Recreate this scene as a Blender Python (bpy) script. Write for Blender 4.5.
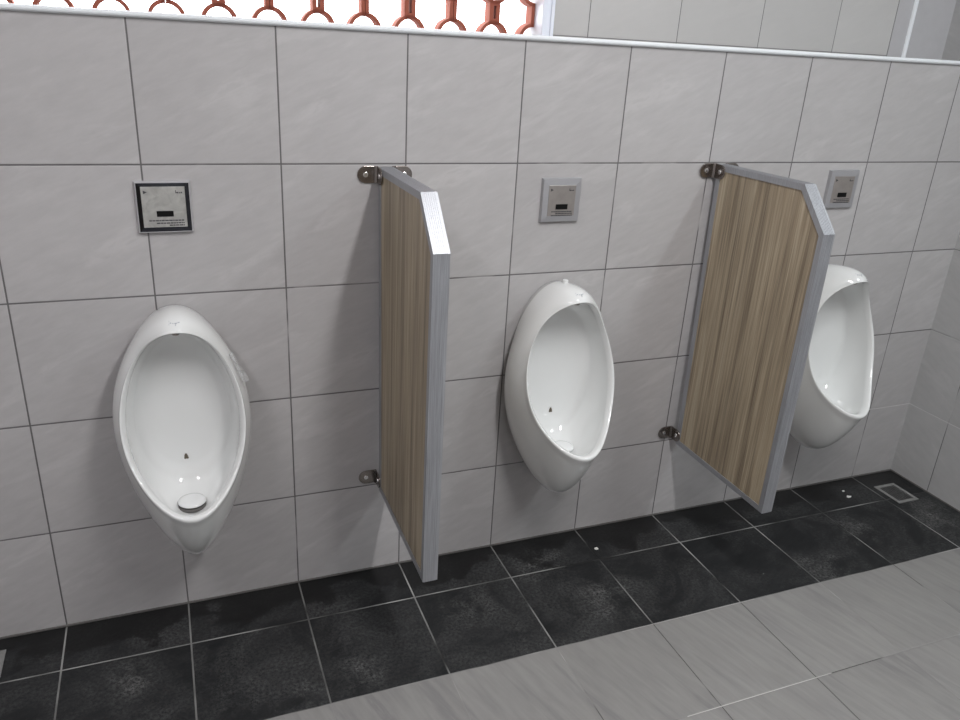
import bpy, bmesh, math, random
from mathutils import Vector, Matrix
for o in list(bpy.data.objects): bpy.data.objects.remove(o)
S = bpy.context.scene
COL = S.collection

# ------------------------------------------------------------------ camera
cam = bpy.data.cameras.new('camera'); camo = bpy.data.objects.new('camera', cam); COL.objects.link(camo)
Rm = Matrix(((0.9305, 0.0918, -0.3545), (-0.3622, 0.3739, -0.8538), (0.0542, 0.9229, 0.3812)))
camo.matrix_world = Matrix.Translation((0.3424, -1.891, 1.4876)) @ Rm.to_quaternion().normalized().to_matrix().to_4x4()
cam.sensor_width = 36.0; cam.lens = 784.82 / 960 * 36; cam.clip_start = 0.02
S.camera = camo

# ------------------------------------------------------------------ world and exposure
W = bpy.data.worlds.new('daylight'); S.world = W; W.use_nodes = True
bg = W.node_tree.nodes['Background']; bg.inputs[0].default_value = (0.93, 0.97, 1.0, 1); bg.inputs[1].default_value = 7.0
S.view_settings.view_transform = 'Standard'; S.view_settings.look = 'None'
S.view_settings.gamma = 1.0; S.view_settings.use_curve_mapping = False
S.view_settings.exposure = 0.0

def area(name, loc, size, size_y, power, color, target):
    l = bpy.data.lights.new(name, 'AREA'); l.shape = 'RECTANGLE'; l.size = size; l.size_y = size_y
    l.energy = power; l.color = color
    o = bpy.data.objects.new(name, l); COL.objects.link(o); o.location = loc
    o.rotation_euler = (Vector(target) - Vector(loc)).to_track_quat('-Z', 'Y').to_euler()
    return o
LAMPS = [((-0.55, -1.60, 2.62), 15.5, (1.0, 0.965, 0.985)), ((1.25, -1.60, 2.62), 36.0, (1.0, 0.985, 0.985)), ((2.55, -1.60, 2.62), 17.0, (0.92, 0.985, 1.0))]  # the leftmost lamp is unseen, added to lift the left side
for L, P, c in LAMPS:
    area('lamp_light', (L[0], L[1], L[2] - 0.035), 0.12, 1.15, P, c, (L[0], L[1], 0))

# ------------------------------------------------------------------ material helpers
class NT:
    def __init__(s, name):
        s.m = bpy.data.materials.new(name); s.m.use_nodes = True
        s.t = s.m.node_tree; s.b = s.t.nodes['Principled BSDF']
    def n(s, typ, **kw):
        x = s.t.nodes.new(typ)
        for k, v in kw.items():
            if k in ('operation', 'blend_type', 'data_type', 'noise_dimensions', 'interpolation'): setattr(x, k, v)
        return x
    def l(s, a, b): s.t.links.new(a, b)
    def math(s, op, a, b=None, c=None, clamp=False):
        x = s.t.nodes.new('ShaderNodeMath'); x.operation = op; x.use_clamp = clamp
        for i, v in enumerate((a, b, c)):
            if v is None: continue
            if isinstance(v, (int, float)): x.inputs[i].default_value = v
            else: s.l(v, x.inputs[i])
        return x.outputs[0]
    def pos(s):
        g = s.t.nodes.new('ShaderNodeTexCoord'); p = s.t.nodes.new('ShaderNodeSeparateXYZ')
        s.l(g.outputs['Object'], p.inputs[0]); return g.outputs['Object'], p.outputs[0], p.outputs[1], p.outputs[2]
    def comb(s, x, y, z):
        c = s.t.nodes.new('ShaderNodeCombineXYZ')
        for i, v in enumerate((x, y, z)):
            if isinstance(v, (int, float)): c.inputs[i].default_value = v
            else: s.l(v, c.inputs[i])
        return c.outputs[0]
    def noise(s, vec, scale, detail=4, rough=0.55, dist=0.0):
        x = s.t.nodes.new('ShaderNodeTexNoise'); s.l(vec, x.inputs['Vector'])
        x.inputs['Scale'].default_value = scale; x.inputs['Detail'].default_value = detail
        x.inputs['Roughness'].default_value = rough; x.inputs['Distortion'].default_value = dist
        return x.outputs[0]
    def ramp(s, f, stops, interp='LINEAR'):
        x = s.t.nodes.new('ShaderNodeValToRGB'); s.l(f, x.inputs[0]); r = x.color_ramp; r.interpolation = interp
        while len(r.elements) > 1: r.elements.remove(r.elements[0])
        r.elements[0].position = stops[0][0]; r.elements[0].color = col(stops[0][1])
        for p, c in stops[1:]:
            e = r.elements.new(p); e.color = col(c)
        return x.outputs[0]
    def mix(s, f, a, b, blend='MIX'):
        x = s.t.nodes.new('ShaderNodeMix'); x.data_type = 'RGBA'; x.blend_type = blend
        for i, v in ((0, f), (6, a), (7, b)):
            if isinstance(v, (int, float)): x.inputs[i].default_value = v if i == 0 else col(v)
            elif isinstance(v, tuple): x.inputs[i].default_value = col(v)
            else: s.l(v, x.inputs[i])
        return x.outputs[2]
    def bump(s, h, strength=0.3, dist=0.002):
        x = s.t.nodes.new('ShaderNodeBump'); x.inputs['Strength'].default_value = strength
        x.inputs['Distance'].default_value = dist; s.l(h, x.inputs['Height']); s.l(x.outputs[0], s.b.inputs['Normal'])
    def set(s, **kw):
        for k, v in kw.items():
            k = {'base': 'Base Color', 'rough': 'Roughness', 'metal': 'Metallic', 'coat': 'Coat Weight', 'coatr': 'Coat Roughness', 'trans': 'Transmission Weight', 'alpha': 'Alpha', 'spec': 'Specular IOR Level'}[k]
            if hasattr(v, 'is_output'): s.l(v, s.b.inputs[k])
            else: s.b.inputs[k].default_value = col(v) if isinstance(v, tuple) else v
        return s.m
def col(c):
    if isinstance(c, (int, float)): return (c, c, c, 1)
    return (c[0], c[1], c[2], 1) if len(c) == 3 else c

def joint_mask(t, coord, origin, pitch, half):
    """1 inside a joint, 0 on the tile, along one axis; also the distance."""
    a = t.math('DIVIDE', t.math('SUBTRACT', coord, origin), pitch)
    f = t.math('ABSOLUTE', t.math('SUBTRACT', t.math('FRACT', t.math('ADD', a, 0.5)), 0.5))
    d = t.math('MULTIPLY', f, pitch)                      # metres to the joint line
    m = t.math('LESS_THAN', d, half)
    return m, d, t.math('FLOOR', a)

def tile_material(name, u, v, ou, pu, ov, pv, half, body, groutc, veins, rough=0.42, dark=False, floorish=False, wallish=False):
    t = NT(name); vec, X, Y, Z = t.pos(); ax = {'x': X, 'y': Y, 'z': Z}
    mu, du, iu = joint_mask(t, ax[u], ou, pu, half); mv, dv, iv = joint_mask(t, ax[v], ov, pv, half)
    joint = t.math('MAXIMUM', mu, mv); dmin = t.math('MINIMUM', du, dv)
    # each tile shifts its pattern and its tone a little
    wn = t.t.nodes.new('ShaderNodeTexWhiteNoise'); wn.noise_dimensions = '3D'; t.l(t.comb(iu, iv, 3.0), wn.inputs[0])
    tone = wn.outputs['Value']
    shift = t.math('MULTIPLY', tone, 7.0)
    if dark or floorish: a, b = ax['x'], ax['y']
    else: a, b = ax[u], ax[v]
    ca, sa = (math.cos(0.42), math.sin(0.42)) if not floorish else (math.cos(1.86), math.sin(1.86))
    along = t.math('ADD', t.math('MULTIPLY', a, ca), t.math('MULTIPLY', b, sa))
    across = t.math('SUBTRACT', t.math('MULTIPLY', b, ca), t.math('MULTIPLY', a, sa))
    pv_ = t.comb(t.math('MULTIPLY', along, 0.13 if floorish else 0.28), across, shift)
    streak = t.noise(pv_, 16, 6, 0.6, 0.35)
    streak2 = t.noise(pv_, 55, 4, 0.6, 0.2)
    cloud = t.noise(t.comb(a, b, shift), 5, 4, 0.6, 0.6)
    base = t.mix(cloud, body[0], body[1])
    sm = t.math('MULTIPLY', t.ramp(streak, [(0.56, 0.0), (0.66, 1.0), (0.7, 0.2), (0.85, 0.0)]), veins[1])
    base = t.mix(sm, base, veins[0])
    s2 = t.math('MULTIPLY', t.ramp(streak2, [(0.35, 0.0), (0.7, 1.0)]), veins[2])
    base = t.mix(s2, base, veins[0])
    base = t.mix(1.0, base, t.ramp(tone, [(0, 0.955), (1, 1.02)]), 'MULTIPLY')
    if dark:
        fine = t.noise(vec, 120, 5, 0.8)
        dust = t.noise(t.comb(X, Y, shift), 5.0, 6, 0.68, 0.7)
        dm = t.math('MULTIPLY', t.ramp(dust, [(0.42, 0.05), (0.66, 1.0)]), t.ramp(fine, [(0.40, 0.0), (0.60, 1.0)]))
        base = t.mix(t.math('MULTIPLY', dm, 0.95), base, (0.062, 0.063, 0.063))
        # chalky patches where splashes have dried
        for (px, py, pr_) in ((2.17, -0.43, 0.13), (0.545, -0.43, 0.07), (0.70, -0.40, 0.07), (0.16, -0.25, 0.08), (1.30, -0.11, 0.12), (1.02, -0.25, 0.10), (2.45, -0.30, 0.12), (2.78, -0.30, 0.15), (1.45, -0.35, 0.12)):
            dx = t.math('SUBTRACT', X, px); dy = t.math('SUBTRACT', Y, py)
            r2 = t.math('SQRT', t.math('ADD', t.math('MULTIPLY', dx, dx), t.math('MULTIPLY', dy, dy)))
            k = t.math('SUBTRACT', 1.0, t.math('DIVIDE', r2, pr_), clamp=True)
            k = t.math('MULTIPLY', t.math('MULTIPLY', k, t.ramp(fine, [(0.42, 0.0), (0.58, 1.0)])), t.ramp(dust, [(0.35, 0.2), (0.55, 1.0)]))
            k = t.math('MULTIPLY', k, t.ramp(t.noise(vec, 14, 6, 0.75, 0.6), [(0.42, 0.0), (0.60, 1.0)]))
            base = t.mix(k, base, (0.15, 0.15, 0.147))
        spot = t.ramp(t.noise(vec, 11, 5, 0.8, 0.4), [(0.70, 0.0), (0.74, 1.0)])
        base = t.mix(t.math('MULTIPLY', spot, 0.45), base, (0.2, 0.2, 0.195))
        fleck = t.ramp(t.noise(vec, 170, 2, 0.5), [(0.76, 0.0), (0.80, 1.0)])
        base = t.mix(t.math('MULTIPLY', fleck, 0.35), base, (0.25, 0.25, 0.24))
        # wet, darker band along the wall with a ragged edge
        edge = t.math('ADD', Y, t.math('MULTIPLY', t.math('SUBTRACT', t.noise(vec, 6.5, 5, 0.65), 0.5), 0.55))
        wet = t.ramp(t.math('ADD', edge, 0.5), [(0.40, 0.0), (0.425, 1.0)])
        base = t.mix(t.math('MULTIPLY', wet, 0.75), base, (0.003, 0.003, 0.0032))
        rg = t.mix(wet, 0.6, 0.4); t.set(spec=0.3)
    gn = t.noise(vec, 3.3, 3, 0.6)
    if wallish:   # joints whitened with filler low down towards the corner
        w = t.math('MULTIPLY', t.math('MULTIPLY', t.math('SUBTRACT', X, 2.0), 1.1, clamp=True), t.math('MULTIPLY', t.math('SUBTRACT', 0.95, Z), 1.0, clamp=True))
        low = t.math('MULTIPLY', mv, t.math('LESS_THAN', Z, 0.4))
        gn = t.math('ADD', gn, t.math('ADD', t.math('MULTIPLY', w, 0.06), t.math('MULTIPLY', t.math('MULTIPLY', low, t.math('GREATER_THAN', X, 2.3)), 0.35)))
    if floorish:  # some joints dark with dirt, others filled white
        d = t.math('MULTIPLY', t.math('MULTIPLY', t.math('GREATER_THAN', X, 1.4), t.math('LESS_THAN', X, 1.95)), t.math('GREATER_THAN', mu, mv))
        gn = t.math('SUBTRACT', gn, t.math('MULTIPLY', d, 0.2))
        gn = t.math('ADD', gn, t.math('MULTIPLY', t.math('MULTIPLY', t.math('MULTIPLY', mv, t.math('GREATER_THAN', X, 1.40)), t.math('LESS_THAN', X, 1.85)), 0.25))
    gcol = t.ramp(gn, [(p, c) for p, c in groutc])
    base = t.mix(joint, base, gcol)
    h = t.ramp(dmin, [(max(half * 0.6, 0.0003), 0.0), (half * 1.9, 1.0)])
    hh = t.math('ADD', h, t.math('MULTIPLY', t.noise(pv_, 26, 6, 0.65, 0.3), 0.6))
    t.bump(hh, 0.35, 0.0022)
    if dark: t.set(rough=rg)
    else: t.set(rough=t.ramp(cloud, [(0.3, rough - 0.06), (0.7, rough + 0.1)]))
    return t.set(base=base)

ZR = 1.188
wall_tile = tile_material('grey wall tile', 'x', 'z', 0.0, 0.3, ZR, 0.2997, 0.0018, ((0.385, 0.372, 0.375), (0.43, 0.419, 0.421)),
    [(0.30, (0.10, 0.095, 0.095)), (0.56, (0.13, 0.125, 0.125)), (0.64, (0.34, 0.33, 0.33)), (0.72, (0.55, 0.54, 0.54))], ((0.52, 0.51, 0.51), 0.4, 0.3), wallish=True)
side_tile = tile_material('grey side wall tile', 'y', 'z', -0.169, 0.3, ZR, 0.2997, 0.0014, ((0.39, 0.39, 0.39), (0.44, 0.44, 0.44)),
    [(0.30, (0.10, 0.1, 0.1)), (0.5, (0.13, 0.13, 0.13)), (0.6, (0.4, 0.4, 0.4)), (0.72, (0.6, 0.6, 0.6))], ((0.52, 0.52, 0.52), 0.4, 0.3), wallish=True)
upper_tile = tile_material('grey upper wall tile', 'x', 'z', 1.504, 0.3, 1.80, 0.2997, 0.0012, ((0.47, 0.465, 0.46), (0.52, 0.515, 0.51)),
    [(0.3, (0.12, 0.12, 0.12)), (0.7, (0.2, 0.2, 0.2))], ((0.54, 0.53, 0.52), 0.35, 0.22))
dark_tile = tile_material('charcoal floor tile', 'x', 'y', 0.0, 0.3, -0.166, 0.306, 0.0021, ((0.0045, 0.0058, 0.0065), (0.0115, 0.012, 0.013)),
    [(0.38, (0.012, 0.012, 0.012)), (0.46, (0.09, 0.09, 0.088)), (0.56, (0.2, 0.2, 0.195)), (0.7, (0.36, 0.36, 0.35))], ((0.035, 0.035, 0.037), 0.3, 0.22), dark=True)
light_tile = tile_material('light grey floor tile', 'x', 'y', 0.0, 0.3, -0.166, 0.306, 0.0012, ((0.232, 0.228, 0.219), (0.278, 0.274, 0.264)),
    [(0.40, (0.05, 0.05, 0.045)), (0.46, (0.22, 0.215, 0.21)), (0.56, (0.24, 0.237, 0.23)), (0.68, (0.48, 0.47, 0.455))], ((0.185, 0.179, 0.182), 0.8, 0.6), rough=0.5, floorish=True)

def simple(name, base, rough=0.5, metal=0.0, var=0.06, scale=30, bump=0.0, coat=0.0, spec=None):
    t = NT(name); vec, X, Y, Z = t.pos()
    n = t.noise(vec, scale, 3)
    lo = tuple(c * (1 - var) for c in base); hi = tuple(min(1, c * (1 + var)) for c in base)
    t.set(base=t.mix(n, lo, hi), rough=rough, metal=metal, coat=coat)
    if spec is not None: t.set(spec=spec)
    if bump: t.bump(n, bump, 0.001)
    return t.m
paint = simple('white plaster', (0.58, 0.58, 0.58), 0.8, bump=0.1)
far_paint = simple('grey far wall tile', (0.58, 0.57, 0.575), 0.5)
pvc = simple('white plastic trim', (0.80, 0.83, 0.86), 0.3, var=0.03)
frame_white = simple('white window frame', (0.78, 0.82, 0.90), 0.4, var=0.03)
porcelain = simple('white porcelain', (0.72, 0.73, 0.725), 0.07, var=0.015, scale=8, coat=0.6)
sealant_and_shade = simple('dark sealant', (0.12, 0.115, 0.11), 0.6)  # sealant colour, also used for the shade under the drain cover
drain_white = simple('white drain cover', (0.74, 0.75, 0.75), 0.2)
chrome = simple('chrome', (0.72, 0.72, 0.73), 0.12, 1.0, var=0.03)
dark_chrome = simple('chrome with dark reflection in colour', (0.30, 0.27, 0.25), 0.22, 1.0, var=0.2, scale=90)  # brackets are mirror chrome; their dark reflection is put into this colour
screw_m = simple('bright screw', (0.85, 0.85, 0.85), 0.2, 1.0)
black = simple('black sensor glass', (0.004, 0.004, 0.004), 0.4, spec=0.2)
ink = simple('dark print', (0.07, 0.07, 0.075), 0.6)
fly_m = simple('brown fly print', (0.14, 0.115, 0.085), 0.6)
blue_ink = simple('grey blue print', (0.33, 0.36, 0.40), 0.5)
terracotta = simple('terracotta clay', (0.30, 0.085, 0.052), 0.85, var=0.18, scale=45, bump=0.3)
scrap_m = simple('white scrap', (0.75, 0.75, 0.72), 0.7)
grate_m = simple('dull steel grate', (0.10, 0.10, 0.10), 0.5, 0.6, var=0.5, scale=70)
drain_frame_m = simple('worn steel drain frame', (0.22, 0.22, 0.215), 0.6, 0.2, var=0.35, scale=60)

def brushed(name, c, axis, rough=0.33, metal=0.85):
    t = NT(name); vec, X, Y, Z = t.pos()
    v = {'z': t.comb(X, Y, t.math('MULTIPLY', Z, 0.02)), 'y': t.comb(X, t.math('MULTIPLY', Y, 0.02), Z), 'swirl': vec}[axis]
    n = t.noise(v, 500 if axis != 'swirl' else 38, 3, 0.5, 0.0 if axis != 'swirl' else 1.5)
    k = 0.86 if axis != 'swirl' else 0.88
    t.set(base=t.mix(t.ramp(n, [(0.35, 0.0), (0.65, 1.0)]), tuple(x * k for x in c), tuple(min(1, x * 1.12) for x in c)), rough=t.ramp(n, [(0.3, rough - 0.06), (0.7, rough + 0.08)]), metal=metal)
    t.bump(n, 0.12 if axis != 'swirl' else 0.03, 0.0004)
    return t.m
alu = brushed('brushed aluminium', (0.40, 0.41, 0.435), 'z', 0.45, 0.65)
steel_plate = brushed('brushed steel plate', (0.62, 0.62, 0.59), 'swirl', 0.34, 0.9)
steel_dull = brushed('dull steel rim', (0.62, 0.62, 0.64), 'swirl', 0.3, 0.85)

pillar_m = simple('plain grey panel', (0.46, 0.455, 0.47), 0.5, bump=0.1)
def wood():
    t = NT('grey brown wood laminate'); vec, X, Y, Z = t.pos()
    a = t.noise(t.comb(X, Y, t.math('MULTIPLY', Z, 0.035)), 38, 5, 0.6, 0.15)
    b = t.noise(t.comb(X, Y, t.math('MULTIPLY', Z, 0.015)), 210, 4, 0.7)
    c = t.noise(t.comb(X, Y, t.math('MULTIPLY', Z, 0.03)), 11, 3, 0.5)
    base = t.ramp(a, [(0.32, (0.12, 0.09, 0.06)), (0.44, (0.215, 0.168, 0.115)), (0.56, (0.40, 0.325, 0.225)), (0.68, (0.56, 0.485, 0.36))])
    base = t.mix(0.55, base, t.ramp(b, [(0.34, (0.12, 0.09, 0.06)), (0.5, (0.32, 0.257, 0.175)), (0.66, (0.52, 0.447, 0.33))]))
    base = t.mix(1.0, base, t.ramp(c, [(0.3, 0.9), (0.7, 1.0)]), 'MULTIPLY')
    t.bump(b, 0.12, 0.0005)
    return t.set(base=base, rough=0.42)
wood_m = wood()
def tape():
    t = NT('clear film'); t.set(base=(0.85, 0.87, 0.88), rough=0.12, trans=0.75, alpha=0.55)
    return t.m
tape_m = tape()
def glow(name, c, s):
    m = bpy.data.materials.new(name); m.use_nodes = True; b = m.node_tree.nodes['Principled BSDF']
    b.inputs['Base Color'].default_value = (0.8, 0.8, 0.8, 1); b.inputs['Emission Color'].default_value = (*c, 1); b.inputs['Emission Strength'].default_value = s
    return m

# ------------------------------------------------------------------ mesh helpers
def box(bm, lo, hi, bev=0.0, seg=2):
    r = bmesh.ops.create_cube(bm, size=1.0); vs = r['verts']
    for v in vs:
        v.co = Vector([(lo[i] + hi[i]) / 2 + v.co[i] * (hi[i] - lo[i]) for i in range(3)])
    if bev:
        es = list({e for v in vs for e in v.link_edges})
        bmesh.ops.bevel(bm, geom=es, offset=bev, segments=seg, affect='EDGES', profile=0.5)
def prism(bm, poly, axis, a, b):
    """poly: 2D points; extruded along axis from a to b."""
    def P(p, w):
        return {'x': (w, p[0], p[1]), 'y': (p[0], w, p[1]), 'z': (p[0], p[1], w)}[axis]
    A = [bm.verts.new(P(p, a)) for p in poly]; B = [bm.verts.new(P(p, b)) for p in poly]
    f = [bm.faces.new(A), bm.faces.new(B[::-1])]
    n = len(poly)
    for i in range(n): f.append(bm.faces.new((A[i], B[i], B[(i + 1) % n], A[(i + 1) % n])))
    return A + B, f
def cyl(bm, c, axis, r, h, seg=32, bev=0.0):
    poly = [(r * math.cos(2 * math.pi * i / seg), r * math.sin(2 * math.pi * i / seg)) for i in range(seg)]
    k = {'x': (1, 2, 0), 'y': (0, 2, 1), 'z': (0, 1, 2)}[axis]
    poly = [(p[0] + c[k[0]], p[1] + c[k[1]]) for p in poly]
    return prism(bm, poly, axis, c[k[2]] - h / 2, c[k[2]] + h / 2)
def obj(name, bm, mats, parent=None, smooth=False, bev=0.0, seg=2):
    bmesh.ops.recalc_face_normals(bm, faces=bm.faces)
    me = bpy.data.meshes.new(name); bm.to_mesh(me); bm.free()
    for m in (mats if isinstance(mats, (list, tuple)) else [mats]): me.materials.append(m)
    o = bpy.data.objects.new(name, me); COL.objects.link(o)
    if smooth:
        for p in me.polygons: p.use_smooth = True
    if parent: o.parent = parent
    if bev:
        md = o.modifiers.new('bevel', 'BEVEL'); md.width = bev; md.segments = seg; md.limit_method = 'ANGLE'; md.angle_limit = math.radians(35)
    return o
def boxes(name, lst, mats, parent=None, bev=0.0):
    bm = bmesh.new()
    for lo, hi in lst: box(bm, lo, hi)
    return obj(name, bm, mats, parent, bev=bev)
def structure(o): o['kind'] = 'structure'; return o
def thing(name, label, cat, loc=(0, 0, 0), group=None):
    o = bpy.data.objects.new(name, None); COL.objects.link(o); o.location = loc; o.empty_display_size = 0.05
    return tag(o, label, cat, group)
def tag(o, label, cat, group=None):
    o['label'] = label; o['category'] = cat
    if group: o['group'] = group
    return o
def copy_thing(root, loc, label):
    r = root.copy(); COL.objects.link(r); r.location = loc; r['label'] = label
    for ch in list(root.children):
        c = ch.copy(); COL.objects.link(c); c.parent = r
        for g in ch.children:
            d = g.copy(); COL.objects.link(d); d.parent = c
    return r

# ------------------------------------------------------------------ the room
XL, XR, YF, ZC = -1.5, 2.9, -3.3, 2.7
ZS = 1.484                       # ledge height
structure(boxes('wall_back', [((XL, 0.0, 0.0), (XR, 0.5, ZS))], wall_tile))
structure(boxes('wall_right', [((XR, YF, 0.0), (XR + 0.12, 0.5, ZC))], side_tile))
structure(boxes('wall_left', [((XL - 0.12, YF, 0.0), (XL, 0.5, ZC))], paint))
structure(boxes('wall_front', [((XL, YF - 0.12, 0.0), (XR, YF, ZC))], far_paint))
structure(boxes('ceiling', [((XL - 0.12, YF - 0.12, ZC), (XR + 0.12, 0.5, ZC + 0.1))], paint))
# floor: one slab, the charcoal band along the wall and the light field
bm = bmesh.new()
box(bm, (XL, YF, -0.1), (XR, -0.472, 0.0)); nlight = len(bm.faces)
box(bm, (XL, -0.472, -0.1), (XR, 0.0, 0.0))
bm.faces.ensure_lookup_table()
for f in bm.faces[nlight:]: f.material_index = 1
structure(obj('floor', bm, [light_tile, dark_tile]))
# upper wall, set back behind the ledge, with the window opening
WX0, WX1, WZ1 = -0.126, 1.384, 1.484 + 4 * 0.26 + 0.03
structure(boxes('wall_upper', [((XL, 0.25, ZS), (WX0, 0.5, ZC)), ((WX1, 0.25, ZS), (2.643, 0.5, ZC)), ((WX0, 0.25, WZ1), (WX1, 0.5, ZC))], upper_tile))
structure(boxes('wall_pillar', [((2.6465, 0.25, ZS), (XR, 0.5, ZC))], pillar_m))
structure(boxes('trim_4', [((2.643, 0.2515, ZS), (2.6465, 0.26, ZC))], sealant_and_shade))
structure(boxes('window_1', [((WX1 - 0.027, 0.242, ZS), (WX1, 0.40, WZ1)), ((WX0, 0.242, ZS), (WX0 + 0.027, 0.40, WZ1)),
    ((WX0 + 0.027, 0.242, WZ1 - 0.022), (WX1 - 0.027, 0.40, WZ1)), ((WX1 - 0.006, 0.236, ZS), (WX1 + 0.004, 0.2425, WZ1)), ((WX1 - 0.031, 0.238, ZS), (WX1 - 0.026, 0.2425, WZ1))], frame_white, bev=0.0015))
# white bead along the edge of the ledge and up the pillar's corner
bm = bmesh.new()
pf = [(0.03, 1.4965), (-0.004, 1.4965), (-0.008, 1.4955), (-0.0105, 1.4925), (-0.0105, 1.4895), (-0.009, 1.4865), (-0.005, 1.484), (0.0, 1.4835), (0.0, 1.484), (0.03, 1.484)]
prism(bm, pf, 'x', XL, XR)
structure(obj('trim_1', bm, pvc))
bm = bmesh.new()
pf = [(2.719 + 0.008 * math.cos(a), 0.25 + 0.008 * math.sin(a)) for a in [math.radians(x) for x in range(180, 361, 15)]]
prism(bm, pf, 'z', ZS, ZC)
structure(obj('trim_2', bm, pvc))
# dark sealant where the tiled wall meets the floor
structure(boxes('trim_3', [((XL, -0.0045, 0.0), (XR, 0.0, 0.004)), ((XR - 0.004, YF, 0.0), (XR, -0.0045, 0.004))], sealant_and_shade))

# ------------------------------------------------------------------ terracotta vent blocks in the window
PB, HB, YB = 0.1213, 0.26, 0.30
def ring_part(bm, cx, cz, a0, a1, r0=0.034, r1=0.0435, d=0.038, n=14):
    o_ = [(cx + r1 * math.cos(a0 + (a1 - a0) * i / n), cz + r1 * math.sin(a0 + (a1 - a0) * i / n)) for i in range(n + 1)]
    i_ = [(cx + r0 * math.cos(a0 + (a1 - a0) * i / n), cz + r0 * math.sin(a0 + (a1 - a0) * i / n)) for i in range(n + 1)]
    for k in range(n):
        prism(bm, [o_[k], o_[k + 1], i_[k + 1], i_[k]], 'y', YB - YB, d)
bm = bmesh.new(); PI = math.pi
for ccx, a, b in ((0, 0, PI), (-PB, 0, PI / 2), (PB, PI / 2, PI)):
    c = ccx * 0.9935
    ring_part(bm, c, 0.001, a, b)
    ring_part(bm, c, HB - 0.001, -b if ccx == 0 else (-PI / 2 if ccx < 0 else PI), 0 if ccx <= 0 else PI * 1.5)
for c, a, b in ((0, 0, 2 * PI), (-PB * 0.9935, -PI / 2, PI / 2), (PB * 0.9935, PI / 2, PI * 1.5)):
    ring_part(bm, c, HB / 2, a, b, n=28)
for z0 in (0.0345, HB / 2 + 0.0345):
    z1 = z0 + HB / 2 - 0.069
    # centre post with a slot
    box(bm, (-0.0155, 0, z0), (-0.004, 0.038, z1)); box(bm, (0.004, 0, z0), (0.0155, 0.038, z1))
    box(bm, (-0.0045, 0, z0), (0.0045, 0.038, z0 + 0.015)); box(bm, (-0.0045, 0, z1 - 0.013), (0.0045, 0.038, z1))
    for sx in (-1, 1):
        x0, x1 = sorted((sx * (PB - 0.0008), sx * (PB - 0.0105)))
        box(bm, (x0, 0, z0), (x1, 0.038, z1))
for zc in (0.0045, HB / 2, HB - 0.0045):
    for sx in (-1, 1):
        x0, x1 = sorted((sx * 0.044, sx * (PB - 0.044)))
        box(bm, (x0, 0, zc - 0.0045), (x1, 0.038, zc + 0.0045))
block = obj('vent_block', bm, terracotta)
block.location = (1.236, YB, ZS)
G = 'terracotta vent blocks in the window'
blabels = ['terracotta vent block in the window, against the white frame beside the grey upper wall',
    'terracotta vent block in the window, second from the white frame',
    'terracotta vent block in the window, third from the white frame',
    'terracotta vent block in the window, fourth from the white frame, above the plain tiles',
    'terracotta vent block in the window, fifth from the white frame, above the chrome-framed sensor plate',
    'terracotta vent block in the window, sixth from the white frame']
tag(block, blabels[0], 'vent block', G)
for i in range(1, 6):
    c = block.copy(); COL.objects.link(c); c.location.x = 1.236 - i * 2 * PB; c['label'] = blabels[i]
for j in range(1, 4):
    for i in range(6):
        c = block.copy(); COL.objects.link(c); c.location = (1.236 - i * 2 * PB, YB, ZS + j * HB)
        c['label'] = 'terracotta vent block of the upper window courses, beyond the photo\'s top edge'; c['group'] = 'terracotta vent blocks of the upper courses'

# ------------------------------------------------------------------ urinals
NT_ = 120
def ring_pts(zc, hz, a0, a1, a2, ys):
    out = []
    for i in range(NT_):
        t = 2 * PI * i / NT_; c = math.cos(t)
        out.append(Vector((math.sin(t) * (a0 + a1 * c + a2 * math.cos(2 * t)), -sum(y * math.cos(k * t) for k, y in enumerate(ys)), zc + hz * c)))
    return out
Q = [0.6479, 0.204, 0.1299, -0.0198, -0.0035, 0.1702, -0.0582, 0.0419, 0.0003, 0.0084, 0.5671, 0.3103, 0.1387, 0.0137, -0.0179, 0.0926, -0.0188, 0.0347, 0.5748, 0.2898, 0.1281, 0.012, 0.0003]
RIM = ring_pts(*Q[0:5], Q[5:10]); MID = ring_pts(*Q[10:15], Q[15:18]); WAL = ring_pts(*Q[18:23], [0])
ctr = Vector((0, -0.17, 0.645))
# bowl: back ring and control ring
BACK = ring_pts(0.615, 0.185, 0.106, -0.012, 0, [0.052, 0.0])
CTL = []
for i in range(NT_):
    t = 2 * PI * i / NT_; c = math.cos(t); r = RIM[i]; b = BACK[i]
    y = -(0.105 - 0.03 * c + 0.02 * math.cos(2 * t))
    z = 0.622 + c * (0.232 if c > 0 else 0.285)
    CTL.append(Vector((r.x * 0.93 if abs(r.x) > 0 else 0, y, z)))
def bez(a, b, c, s): return a * (1 - s) ** 2 + b * 2 * s * (1 - s) + c * s * s
bm = bmesh.new(); rings = []
def outer(i, s): return RIM[i] * (1 - s) * (1 - 2 * s) + MID[i] * 4 * s * (1 - s) + WAL[i] * s * (2 * s - 1)
for s in (1.0, 0.9, 0.8, 0.7, 0.6, 0.5, 0.42, 0.34, 0.27, 0.2, 0.14, 0.09, 0.06, 0.035): rings.append([outer(i, s) for i in range(NT_)])
def inner(i, s):
    r = RIM[i]; inn = Vector((r.x * 0.93, r.y + 0.011, ctr.z + (r.z - ctr.z) * 0.96))
    return bez(inn, CTL[i], BACK[i], s)
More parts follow.
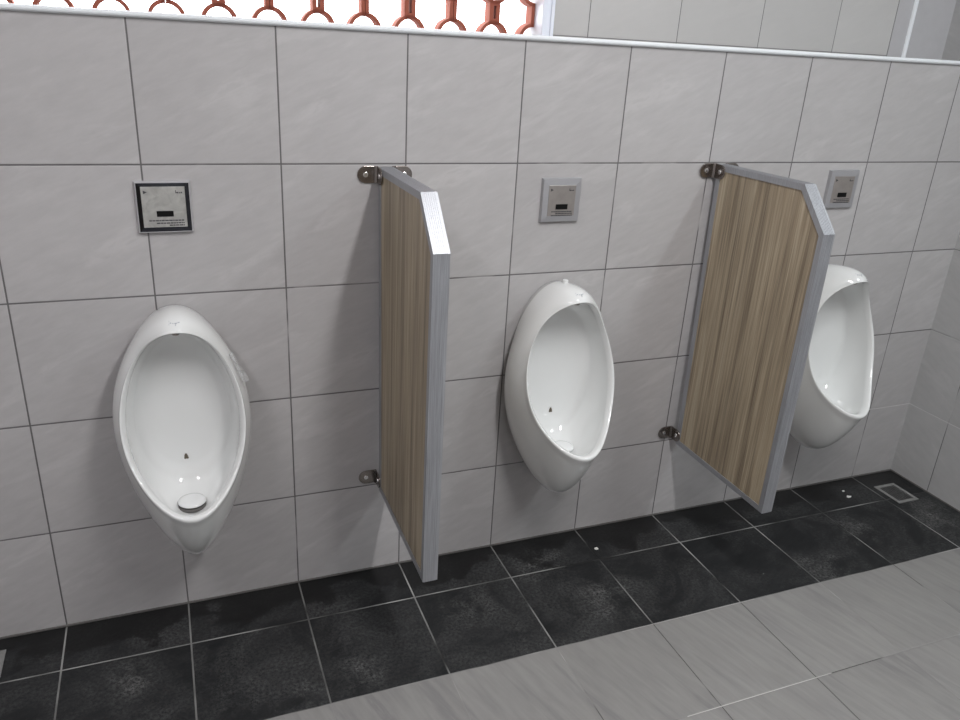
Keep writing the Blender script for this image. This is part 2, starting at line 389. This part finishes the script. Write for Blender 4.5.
# rounded lip between the outer skin and the bowl
lip = []
for i in range(NT_):
    a = outer(i, 0.035); b = inner(i, 0.03); top = RIM[i] + Vector((0, -0.002, 0))
    lip.append((a, top, b))
for s in (0.2, 0.4, 0.6, 0.8):
    rings.append([bez(a, t * 2 - (a + b) / 2, b, s) for a, t, b in lip])
for s in (0.03, 0.08, 0.15, 0.23, 0.32, 0.42, 0.52, 0.62, 0.72, 0.82, 0.91, 1.0): rings.append([inner(i, s) for i in range(NT_)])
bc = Vector((0, -0.046, 0.62))
for k in (0.8, 0.55, 0.3, 0.1): rings.append([bc + (Vector((BACK[i].x, -0.046 - 0.006 * k ** 3, BACK[i].z)) - bc) * k for i in range(NT_)])
V = [[bm.verts.new(p) for p in r] for r in rings]
for a, b in zip(V, V[1:]):
    for i in range(NT_): bm.faces.new((a[i], a[(i + 1) % NT_], b[(i + 1) % NT_], b[i]))
cv = bm.verts.new(bc)
for i in range(NT_): bm.faces.new((V[-1][i], V[-1][(i + 1) % NT_], cv))
bm.faces.new(V[0])
UX = [0.3363, 1.3447, 2.3233]
def bowl_surface_y(x, z):
    """front-facing inner surface depth, found on the inner rings"""
    best = None
    for r in rings[18:]:
        for p in r:
            d = (p.x - x) ** 2 + (p.z - z) ** 2
            if best is None or d < best[0]: best = (d, p.y)
    return best[1]
def outer_y(x, z):
    best = None
    for s in [k / 60 for k in range(4, 30)]:
        for i in range(NT_):
            p = outer(i, s); d = (p.x - x) ** 2 + (p.z - z) ** 2
            if best is None or d < best[0]: best = (d, p.y)
    return best[1]
u = thing('urinal', 'white wall-hung urinal under the chrome-framed sensor plate, drain cover showing in its bowl', 'urinal', (UX[0], 0, 0), 'white urinals along the tiled wall')
body = obj('bowl', bm, porcelain, u, smooth=True)
# drain cover: a domed disc above the outlet, standing on a short stem
bm = bmesh.new()
dz = 0.4085; dy = -0.135
pr = [(0.0, 0.004), (0.012, 0.0038), (0.024, 0.0025), (0.0315, 0.0), (0.033, -0.003), (0.031, -0.005), (0.012, -0.006), (0.011, -0.022), (0.0, -0.022)]
prev = None
for r, z in pr:
    cur = [bm.verts.new((r * math.cos(2 * PI * k / 40), dy + r * math.sin(2 * PI * k / 40), dz + z)) for k in range(40)] if r else [bm.verts.new((0, dy, dz + z))]
    if prev:
        for k in range(40):
            j = (k + 1) % 40
            if len(prev) == 1: bm.faces.new((prev[0], cur[k], cur[j]))
            elif len(cur) == 1: bm.faces.new((prev[k], prev[j], cur[0]))
            else: bm.faces.new((prev[k], prev[j], cur[j], cur[k]))
    prev = cur
obj('drain_cover', bm, drain_white, u, smooth=True)
bm = bmesh.new(); cyl(bm, (0, dy - 0.002, dz - 0.0115), 'z', 0.032, 0.007, 40)
obj('drain_hole_shade', bm, sealant_and_shade, u)  # solid dark disc standing in for the shaded gap below the cover
# spray nozzle under the hood
bm = bmesh.new()
r_ = bmesh.ops.create_uvsphere(bm, u_segments=20, v_segments=10, radius=1.0)
for v in bm.verts: v.co = Vector((v.co.x * 0.011, -0.128 + v.co.y * 0.012, 0.842 + v.co.z * 0.009))
obj('spray_nozzle', bm, dark_chrome, u, smooth=True)
# printed maker's mark on the hood, in small strokes
bm = bmesh.new()
for (x, z, w, h) in ((-0.017, 0.0, 0.0022, 0.008), (-0.0135, 0.001, 0.004, 0.0018), (-0.006, 0.0, 0.003, 0.002), (0.0, 0.0, 0.0075, 0.0018), (0.0015, -0.0025, 0.002, 0.006), (0.0095, 0.001, 0.006, 0.0018)):
    x *= 0.7; zz = 0.868 + z * 0.7; w *= 0.7; h *= 0.7
    c4 = []
    for (a, b) in ((x, zz - h / 2), (x + w, zz - h / 2), (x + w, zz + h / 2), (x, zz + h / 2)): c4.append(bm.verts.new((a, outer_y(a, b) - 0.0008, b)))
    bm.faces.new(c4)
mk = obj('printed_mark', bm, blue_ink, u)
md = mk.modifiers.new('thick', 'SOLIDIFY'); md.thickness = 0.0006
# printed fly in the bowl
bm = bmesh.new()
fy = bowl_surface_y(-0.004, 0.482) - 0.0008
for (x, z, a, b) in ((-0.004, 0.484, 0.0042, 0.0055), (-0.006, 0.479, 0.003, 0.003), (-0.001, 0.479, 0.003, 0.0032), (-0.004, 0.489, 0.0022, 0.0024)):
    cyl(bm, (x, fy, z), 'y', 1.0, 0.0008, 16)
    bm.verts.ensure_lookup_table()
    for v in bm.verts[-32:]: v.co.x = x + (v.co.x - x) * a; v.co.z = z + (v.co.z - z) * b
fly = obj('fly_mark', bm, fly_m, u)
# two copies before the extras of single urinals are added
U2 = copy_thing(u, (UX[1], 0, 0), 'white wall-hung urinal between the two wood-faced partitions')
U3 = copy_thing(u, (UX[2], 0, 0), 'white wall-hung urinal partly hidden behind the farther partition, nearest the floor drain')
for ch in list(U2.children):
    if ch.name.startswith('drain_hole_shade'): bpy.data.objects.remove(ch)
for ch in list(U3.children):
    if ch.name.startswith('fly_mark'): bpy.data.objects.remove(ch)
# extras: cap on the middle one, peeling film on the first
bm = bmesh.new(); cyl(bm, (0, -0.055, 0.878), 'z', 0.008, 0.010, 20); o = obj('inlet_cap', bm, porcelain, U2, bev=0.002)
random.seed(4)
bm = bmesh.new()
N = 9; prevr = None
for k in range(N):
    s = k / (N - 1); z = 0.772 - 0.075 * s; x0 = 0.112 + 0.027 * s
    row = [bm.verts.new((x0 + w * (0.006 + 0.010 * s) + random.uniform(-.002, .002), -0.112 + 0.01 * w + random.uniform(-.003, .003), z + random.uniform(-.002, .002))) for w in (0, 0.35, 0.7, 1.0)]
    if prevr:
        for j in range(3): bm.faces.new((prevr[j], prevr[j + 1], row[j + 1], row[j]))
    prevr = row
o = obj('loose_film', bm, tape_m, u); o['label'] = 'crumpled clear film peeling off the rim'
md = o.modifiers.new('thick', 'SOLIDIFY'); md.thickness = 0.0004

# ------------------------------------------------------------------ sensor flush plates
bevel_m = simple('chrome bevel with painted dark reflection', (0.05, 0.052, 0.06), 0.18, 0.9, var=0.4, scale=25)  # the dark room's reflection is put into the bevel's colour
plate2_m = simple('brownish steel plate', (0.40, 0.37, 0.35), 0.3, 0.7, var=0.2, scale=40)
rim1_m = simple('satin chrome rim', (0.62, 0.62, 0.64), 0.35, 0.6, var=0.05)
rim2_m = simple('pale steel rim', (0.43, 0.43, 0.45), 0.35, 0.55, var=0.05)
def sensor_plate(cx, z0, z1, label, deep, w=0.117, dx=0):
    t = thing('flush_sensor_plate', label, 'sensor plate', (cx, 0, z0), 'flush sensor plates above the urinals')
    h = z1 - z0; hw = w / 2
    bw = 0.0125 if deep else 0.0185
    bm = bmesh.new()
    # rim: outer chrome edge sloping inward to the plate
    yo, yi = -0.010, (-0.004 if deep else -0.0115)
    O = [(-hw, 0), (hw, 0), (hw, h), (-hw, h)]; 
    def inset(d): return [(-hw + d, d), (hw - d, d), (hw - d, h - d), (-hw + d, h - d)]
    bi = 0.0038 if deep else bw
    if deep:
        b2 = bmesh.new()
        O2 = [(inset(bi - 0.0004), -0.0092), (inset(bw), yi), (inset(bw), -0.0006), (inset(bi - 0.0004), -0.0006)]
        v2 = [[b2.verts.new((p[0], y, p[1])) for p in r] for r, y in O2]
        for a, b in zip(v2, v2[1:] + v2[:1]):
            for i in range(4): b2.faces.new((a[i], a[(i + 1) % 4], b[(i + 1) % 4], b[i]))
        obj('bevel', b2, bevel_m, t)
    lv = [(inset(0), -0.0002), (inset(0.0022), yo + 0.001), (inset(0.0028), yo), (inset(0.0032), yo), (inset(bi), -0.0093 if deep else yi), (inset(bi), -0.0002)]
    vs = [[bm.verts.new((p[0], y, p[1])) for p in r] for r, y in lv]
    for a, b in zip(vs, vs[1:] + vs[:1]):
        for i in range(4): bm.faces.new((a[i], a[(i + 1) % 4], b[(i + 1) % 4], b[i]))
    obj('rim', bm, rim1_m if deep else rim2_m, t)
    yf = yi - 0.001
    obj('face_plate', boxbm((-hw + bw, yf, bw), (hw - bw, -0.001, h - bw)), steel_plate if deep else plate2_m, t, bev=0.0006)
    obj('sensor_window', boxbm((-0.017 + dx, yf - 0.0012, 0.0365 if deep else 0.036), (0.0185 + dx, yf - 0.0002, 0.0495 if deep else 0.050)), black, t, bev=0.001)
    random.seed(int(cx * 100))
    bm = bmesh.new()
    for (zz, xa, xb) in ((0.0265, -0.034, 0.040), (0.0205, -0.019, 0.040), (0.0155 if deep else 0.0145, 0.008 if deep else -0.034, 0.040)):
        if not deep: zz = zz * 0.85 + 0.006; xa *= 0.85; xb *= 0.85
        x = xa
        while x < xb:
            wd = random.uniform(0.0025, 0.008); wd = min(wd, xb - x)
            if wd > 0.001: box(bm, (x, yf - 0.0006, zz), (x + wd, yf - 0.0001, zz + 0.0027))
            x += wd + 0.0009
    obj('printed_text', bm, ink, t)
    bm = bmesh.new()
    e = 0.008
    zt = h - bw - 0.012; xl = -hw + bw + 0.009
    prism(bm, [(xl - 0.004, zt - 0.004), (xl + 0.004, zt), (xl - 0.004, zt + 0.004)], 'y', yf - 0.0006, yf - 0.0001)
    obj('printed_triangle', bm, ink, t); bm = bmesh.new()
    xr = hw - bw - 0.020
    box(bm, (xr, yf - 0.0006, zt - 0.003), (xr + 0.0015, yf - 0.0001, zt + 0.004)); box(bm, (xr + 0.002, yf - 0.0006, zt - 0.003), (xr + 0.006, yf - 0.0001, zt))
    box(bm, (xr + 0.007, yf - 0.0006, zt - 0.003), (xr + 0.010, yf - 0.0001, zt - 0.0008)); box(bm, (xr + 0.011, yf - 0.0006, zt - 0.003), (xr + 0.014, yf - 0.0001, zt))
    obj('printed_emblem', bm, ink, t)
    return t
def boxbm(lo, hi):
    bm = bmesh.new(); box(bm, lo, hi); return bm
sensor_plate(0.3390, 1.037, 1.153, 'square flush sensor plate with a dark-reflecting chrome rim', True)
sensor_plate(1.3325, 1.032, 1.1505, 'square steel flush sensor plate with a wide pale rim, between the two partitions', False)
sensor_plate(2.3115, 1.047, 1.1655, 'square steel flush sensor plate beside the chamfered top of the farther partition', False)

# ------------------------------------------------------------------ partitions
PD = [(-0.034, 0.290), (-0.445, 0.280), (-0.445, 1.081), (-0.350, 1.1865), (-0.012, 1.182)]   # y, z outline
def offset_poly(P, d):
    n = len(P); out = []
    A = sum(P[i][0] * P[(i + 1) % n][1] - P[(i + 1) % n][0] * P[i][1] for i in range(n)); sg = 1 if A > 0 else -1
    for i in range(n):
        p0, p1, p2 = Vector(P[i - 1]), Vector(P[i]), Vector(P[(i + 1) % n])
        d1 = (p1 - p0).normalized(); d2 = (p2 - p1).normalized()
        n1 = Vector((-d1.y, d1.x)) * sg; n2 = Vector((-d2.y, d2.x)) * sg
        bi = (n1 + n2).normalized(); k = d / max(0.2, bi.dot(n1)); q = p1 + bi * k
        out.append((q.x, q.y))
    return out
TH = 0.0365
def make_partition(x, label):
    t = thing('urinal_partition', label, 'partition', (x, 0, 0), 'wood-faced partitions between the urinals')
    IN = offset_poly(PD, 0.0165); CORE = offset_poly(PD, 0.004)
    bm = bmesh.new(); prism(bm, CORE, 'x', 0.002, TH - 0.002)
    obj('panel', bm, wood_m, t)
    names = ['bottom_rail', 'front_rail', 'sloped_rail', 'top_rail', 'back_rail']
    n = len(PD)
    for i in range(n):
        a, b = PD[i], PD[(i + 1) % n]; ia, ib = IN[i], IN[(i + 1) % n]
        bm = bmesh.new()
        # channel: two lips and an outer web with three fine ribs along it
        for x0, x1 in ((0.0, 0.0021), (TH - 0.0021, TH)): prism(bm, [a, b, ib, ia], 'x', x0, x1)
        ca, cb = CORE[i], CORE[(i + 1) % n]
        prism(bm, [a, b, cb, ca], 'x', 0.002, TH - 0.002)
        dv = (Vector(b) - Vector(a)).normalized(); c = Vector((-0.22, 0.7)); nv = Vector((dv.y, -dv.x))
        if nv.dot(Vector(a) - c) < 0: nv = -nv
        for k in range(7):
            x0 = 0.003 + k * (TH - 0.006) / 7
            q = [Vector(a), Vector(b), Vector(b) + nv * 0.0008, Vector(a) + nv * 0.0008]
            if names[i] != 'back_rail': prism(bm, [tuple(v) for v in q], 'x', x0, x0 + 0.0028)
        obj(names[i], bm, alu, t)
    # four angle brackets: tab on the wall, tab on the panel face, screws
    for zc, hh in ((1.163, 0.0205), (0.318, 0.0205)):
        for side in (-1, 1):
            xf = 0.0 if side < 0 else TH
            bm = bmesh.new()
            xo = xf + side * 0.042
            pl = [(xf, zc - hh), (xf, zc + hh)]
            arc = [(xo - side * 0.012 + side * hh * 1.0 * math.cos(q), zc + hh * math.sin(q)) for q in [PI / 2 - PI * k / 14 for k in range(15)]]
            pl = [(xf, zc - hh), (xf, zc + hh)] + arc
            prism(bm, pl, 'y', -0.0035, -0.0002)
            ym = -0.03
            arc2 = [(ym - hh * math.cos(q) , zc + hh * math.sin(q)) for q in [PI / 2 - PI * k / 14 for k in range(15)]]
            pl2 = [(-0.0002, zc - hh), (-0.0002, zc + hh)] + arc2
            prism(bm, pl2, 'x', *sorted((xf + side * 0.0002, xf + side * 0.0035)))
            # rounded bend
            prism(bm, [(xf, -0.0005), (xf + side * 0.009, -0.0033), (xf + side * 0.0034, -0.009)], 'z', zc - hh, zc + hh)
            br = obj('bracket', bm, dark_chrome, t, bev=0.001)
            bm = bmesh.new()
            cyl(bm, (xo - side * 0.012, -0.0045, zc), 'y', 0.0065, 0.003, 20)
            obj('screw', bm, screw_m, br, bev=0.001)
            bm = bmesh.new()
            cyl(bm, (xf + side * 0.0042, ym, zc), 'x', 0.0065, 0.003, 20)
            obj('screw', bm, screw_m, br, bev=0.001)
    return t
P1 = make_partition(0.829, 'wood-faced urinal partition with aluminium edges, nearer of the two, seen nearly edge-on')
P2 = copy_thing(P1, (1.8205, -0.002, 0.004), 'wood-faced urinal partition with aluminium edges, farther of the two, its face showing wide')

P2.rotation_euler.z = math.radians(1.2)

# ------------------------------------------------------------------ floor drains
def floor_drain(x0, y0, label, w=0.098, d=0.118):
    t = thing('floor_drain', label, 'floor drain', (x0, y0, 0), 'square drains in the charcoal floor band')
    bm = bmesh.new(); f = 0.013; e = 0.0025
    for lo, hi in (((0, -f, 0.0002), (w, 0, e)), ((0, -d, 0.0002), (w, -d + f, e)), ((0, -d + f, 0.0002), (f, -f, e)), ((w - f, -d + f, 0.0002), (w, -f, e))): box(bm, lo, hi)
    obj('frame', bm, drain_frame_m, t, bev=0.0008)
    bm = bmesh.new()
    box(bm, (f, -d + f, 0.0002), (w - f, -f, 0.0008))
    k = 0
    while f + 0.006 + k * 0.011 < w - f - 0.004:
        xx = f + 0.004 + k * 0.011
        box(bm, (xx, -d + f + 0.005, 0.0008), (xx + 0.006, -f - 0.005, 0.0022)); k += 1
    box(bm, (f, -d / 2 - 0.003, 0.0008), (w - f, -d / 2 + 0.003, 0.0024))
    obj('grate', bm, grate_m, t)
    return t
floor_drain(2.725, -0.084, 'square floor drain with a worn pale frame, in the corner by the side wall')
floor_drain(-0.230, -0.050, 'pale corner of a floor drain, cut off at the lower left of the photo', w=0.098, d=0.098)

# small debris on the dark tiles
def scrap(pts_, label, h=0.0025):
    bm = bmesh.new(); prism(bm, pts_, 'z', 0.0003, h)
    return tag(obj('paper_scrap', bm, scrap_m), label, 'scrap', 'white scraps on the dark tiles')
def blob(cx, cy, r, sd):
    random.seed(sd); return [(cx + r * random.uniform(.6, 1.2) * math.cos(2 * PI * k / 7), cy + r * random.uniform(.4, .9) * math.sin(2 * PI * k / 7)) for k in range(7)]
scrap(blob(2.586, -0.074, 0.006, 1), 'tiny white scrap behind the farther partition, the one closer to the wall')
scrap(blob(2.576, -0.111, 0.010, 2), 'small white scrap behind the farther partition, the one farther from the wall')
scrap(blob(1.517, -0.116, 0.009, 3), 'small white scrap on the dark floor beside a tile joint, between the partitions')

# ------------------------------------------------------------------ ceiling lamps
for i, (L, P, c) in enumerate(LAMPS):
    t = thing('ceiling_light', ['slim ceiling light over the first urinal\'s side of the room', 'slim ceiling light over the middle of the room', 'slim ceiling light close to the tiled side wall'][i], 'light', (L[0], L[1], 0), 'slim ceiling lights')
    boxes('housing', [((-0.08, -0.62, 2.63), (0.08, 0.62, 2.699))], pvc, t, bev=0.004)
    boxes('diffuser', [((-0.05, -0.59, 2.602), (0.05, 0.59, 2.63))], glow('lamp diffuser', c, 8.0), t, bev=0.004)
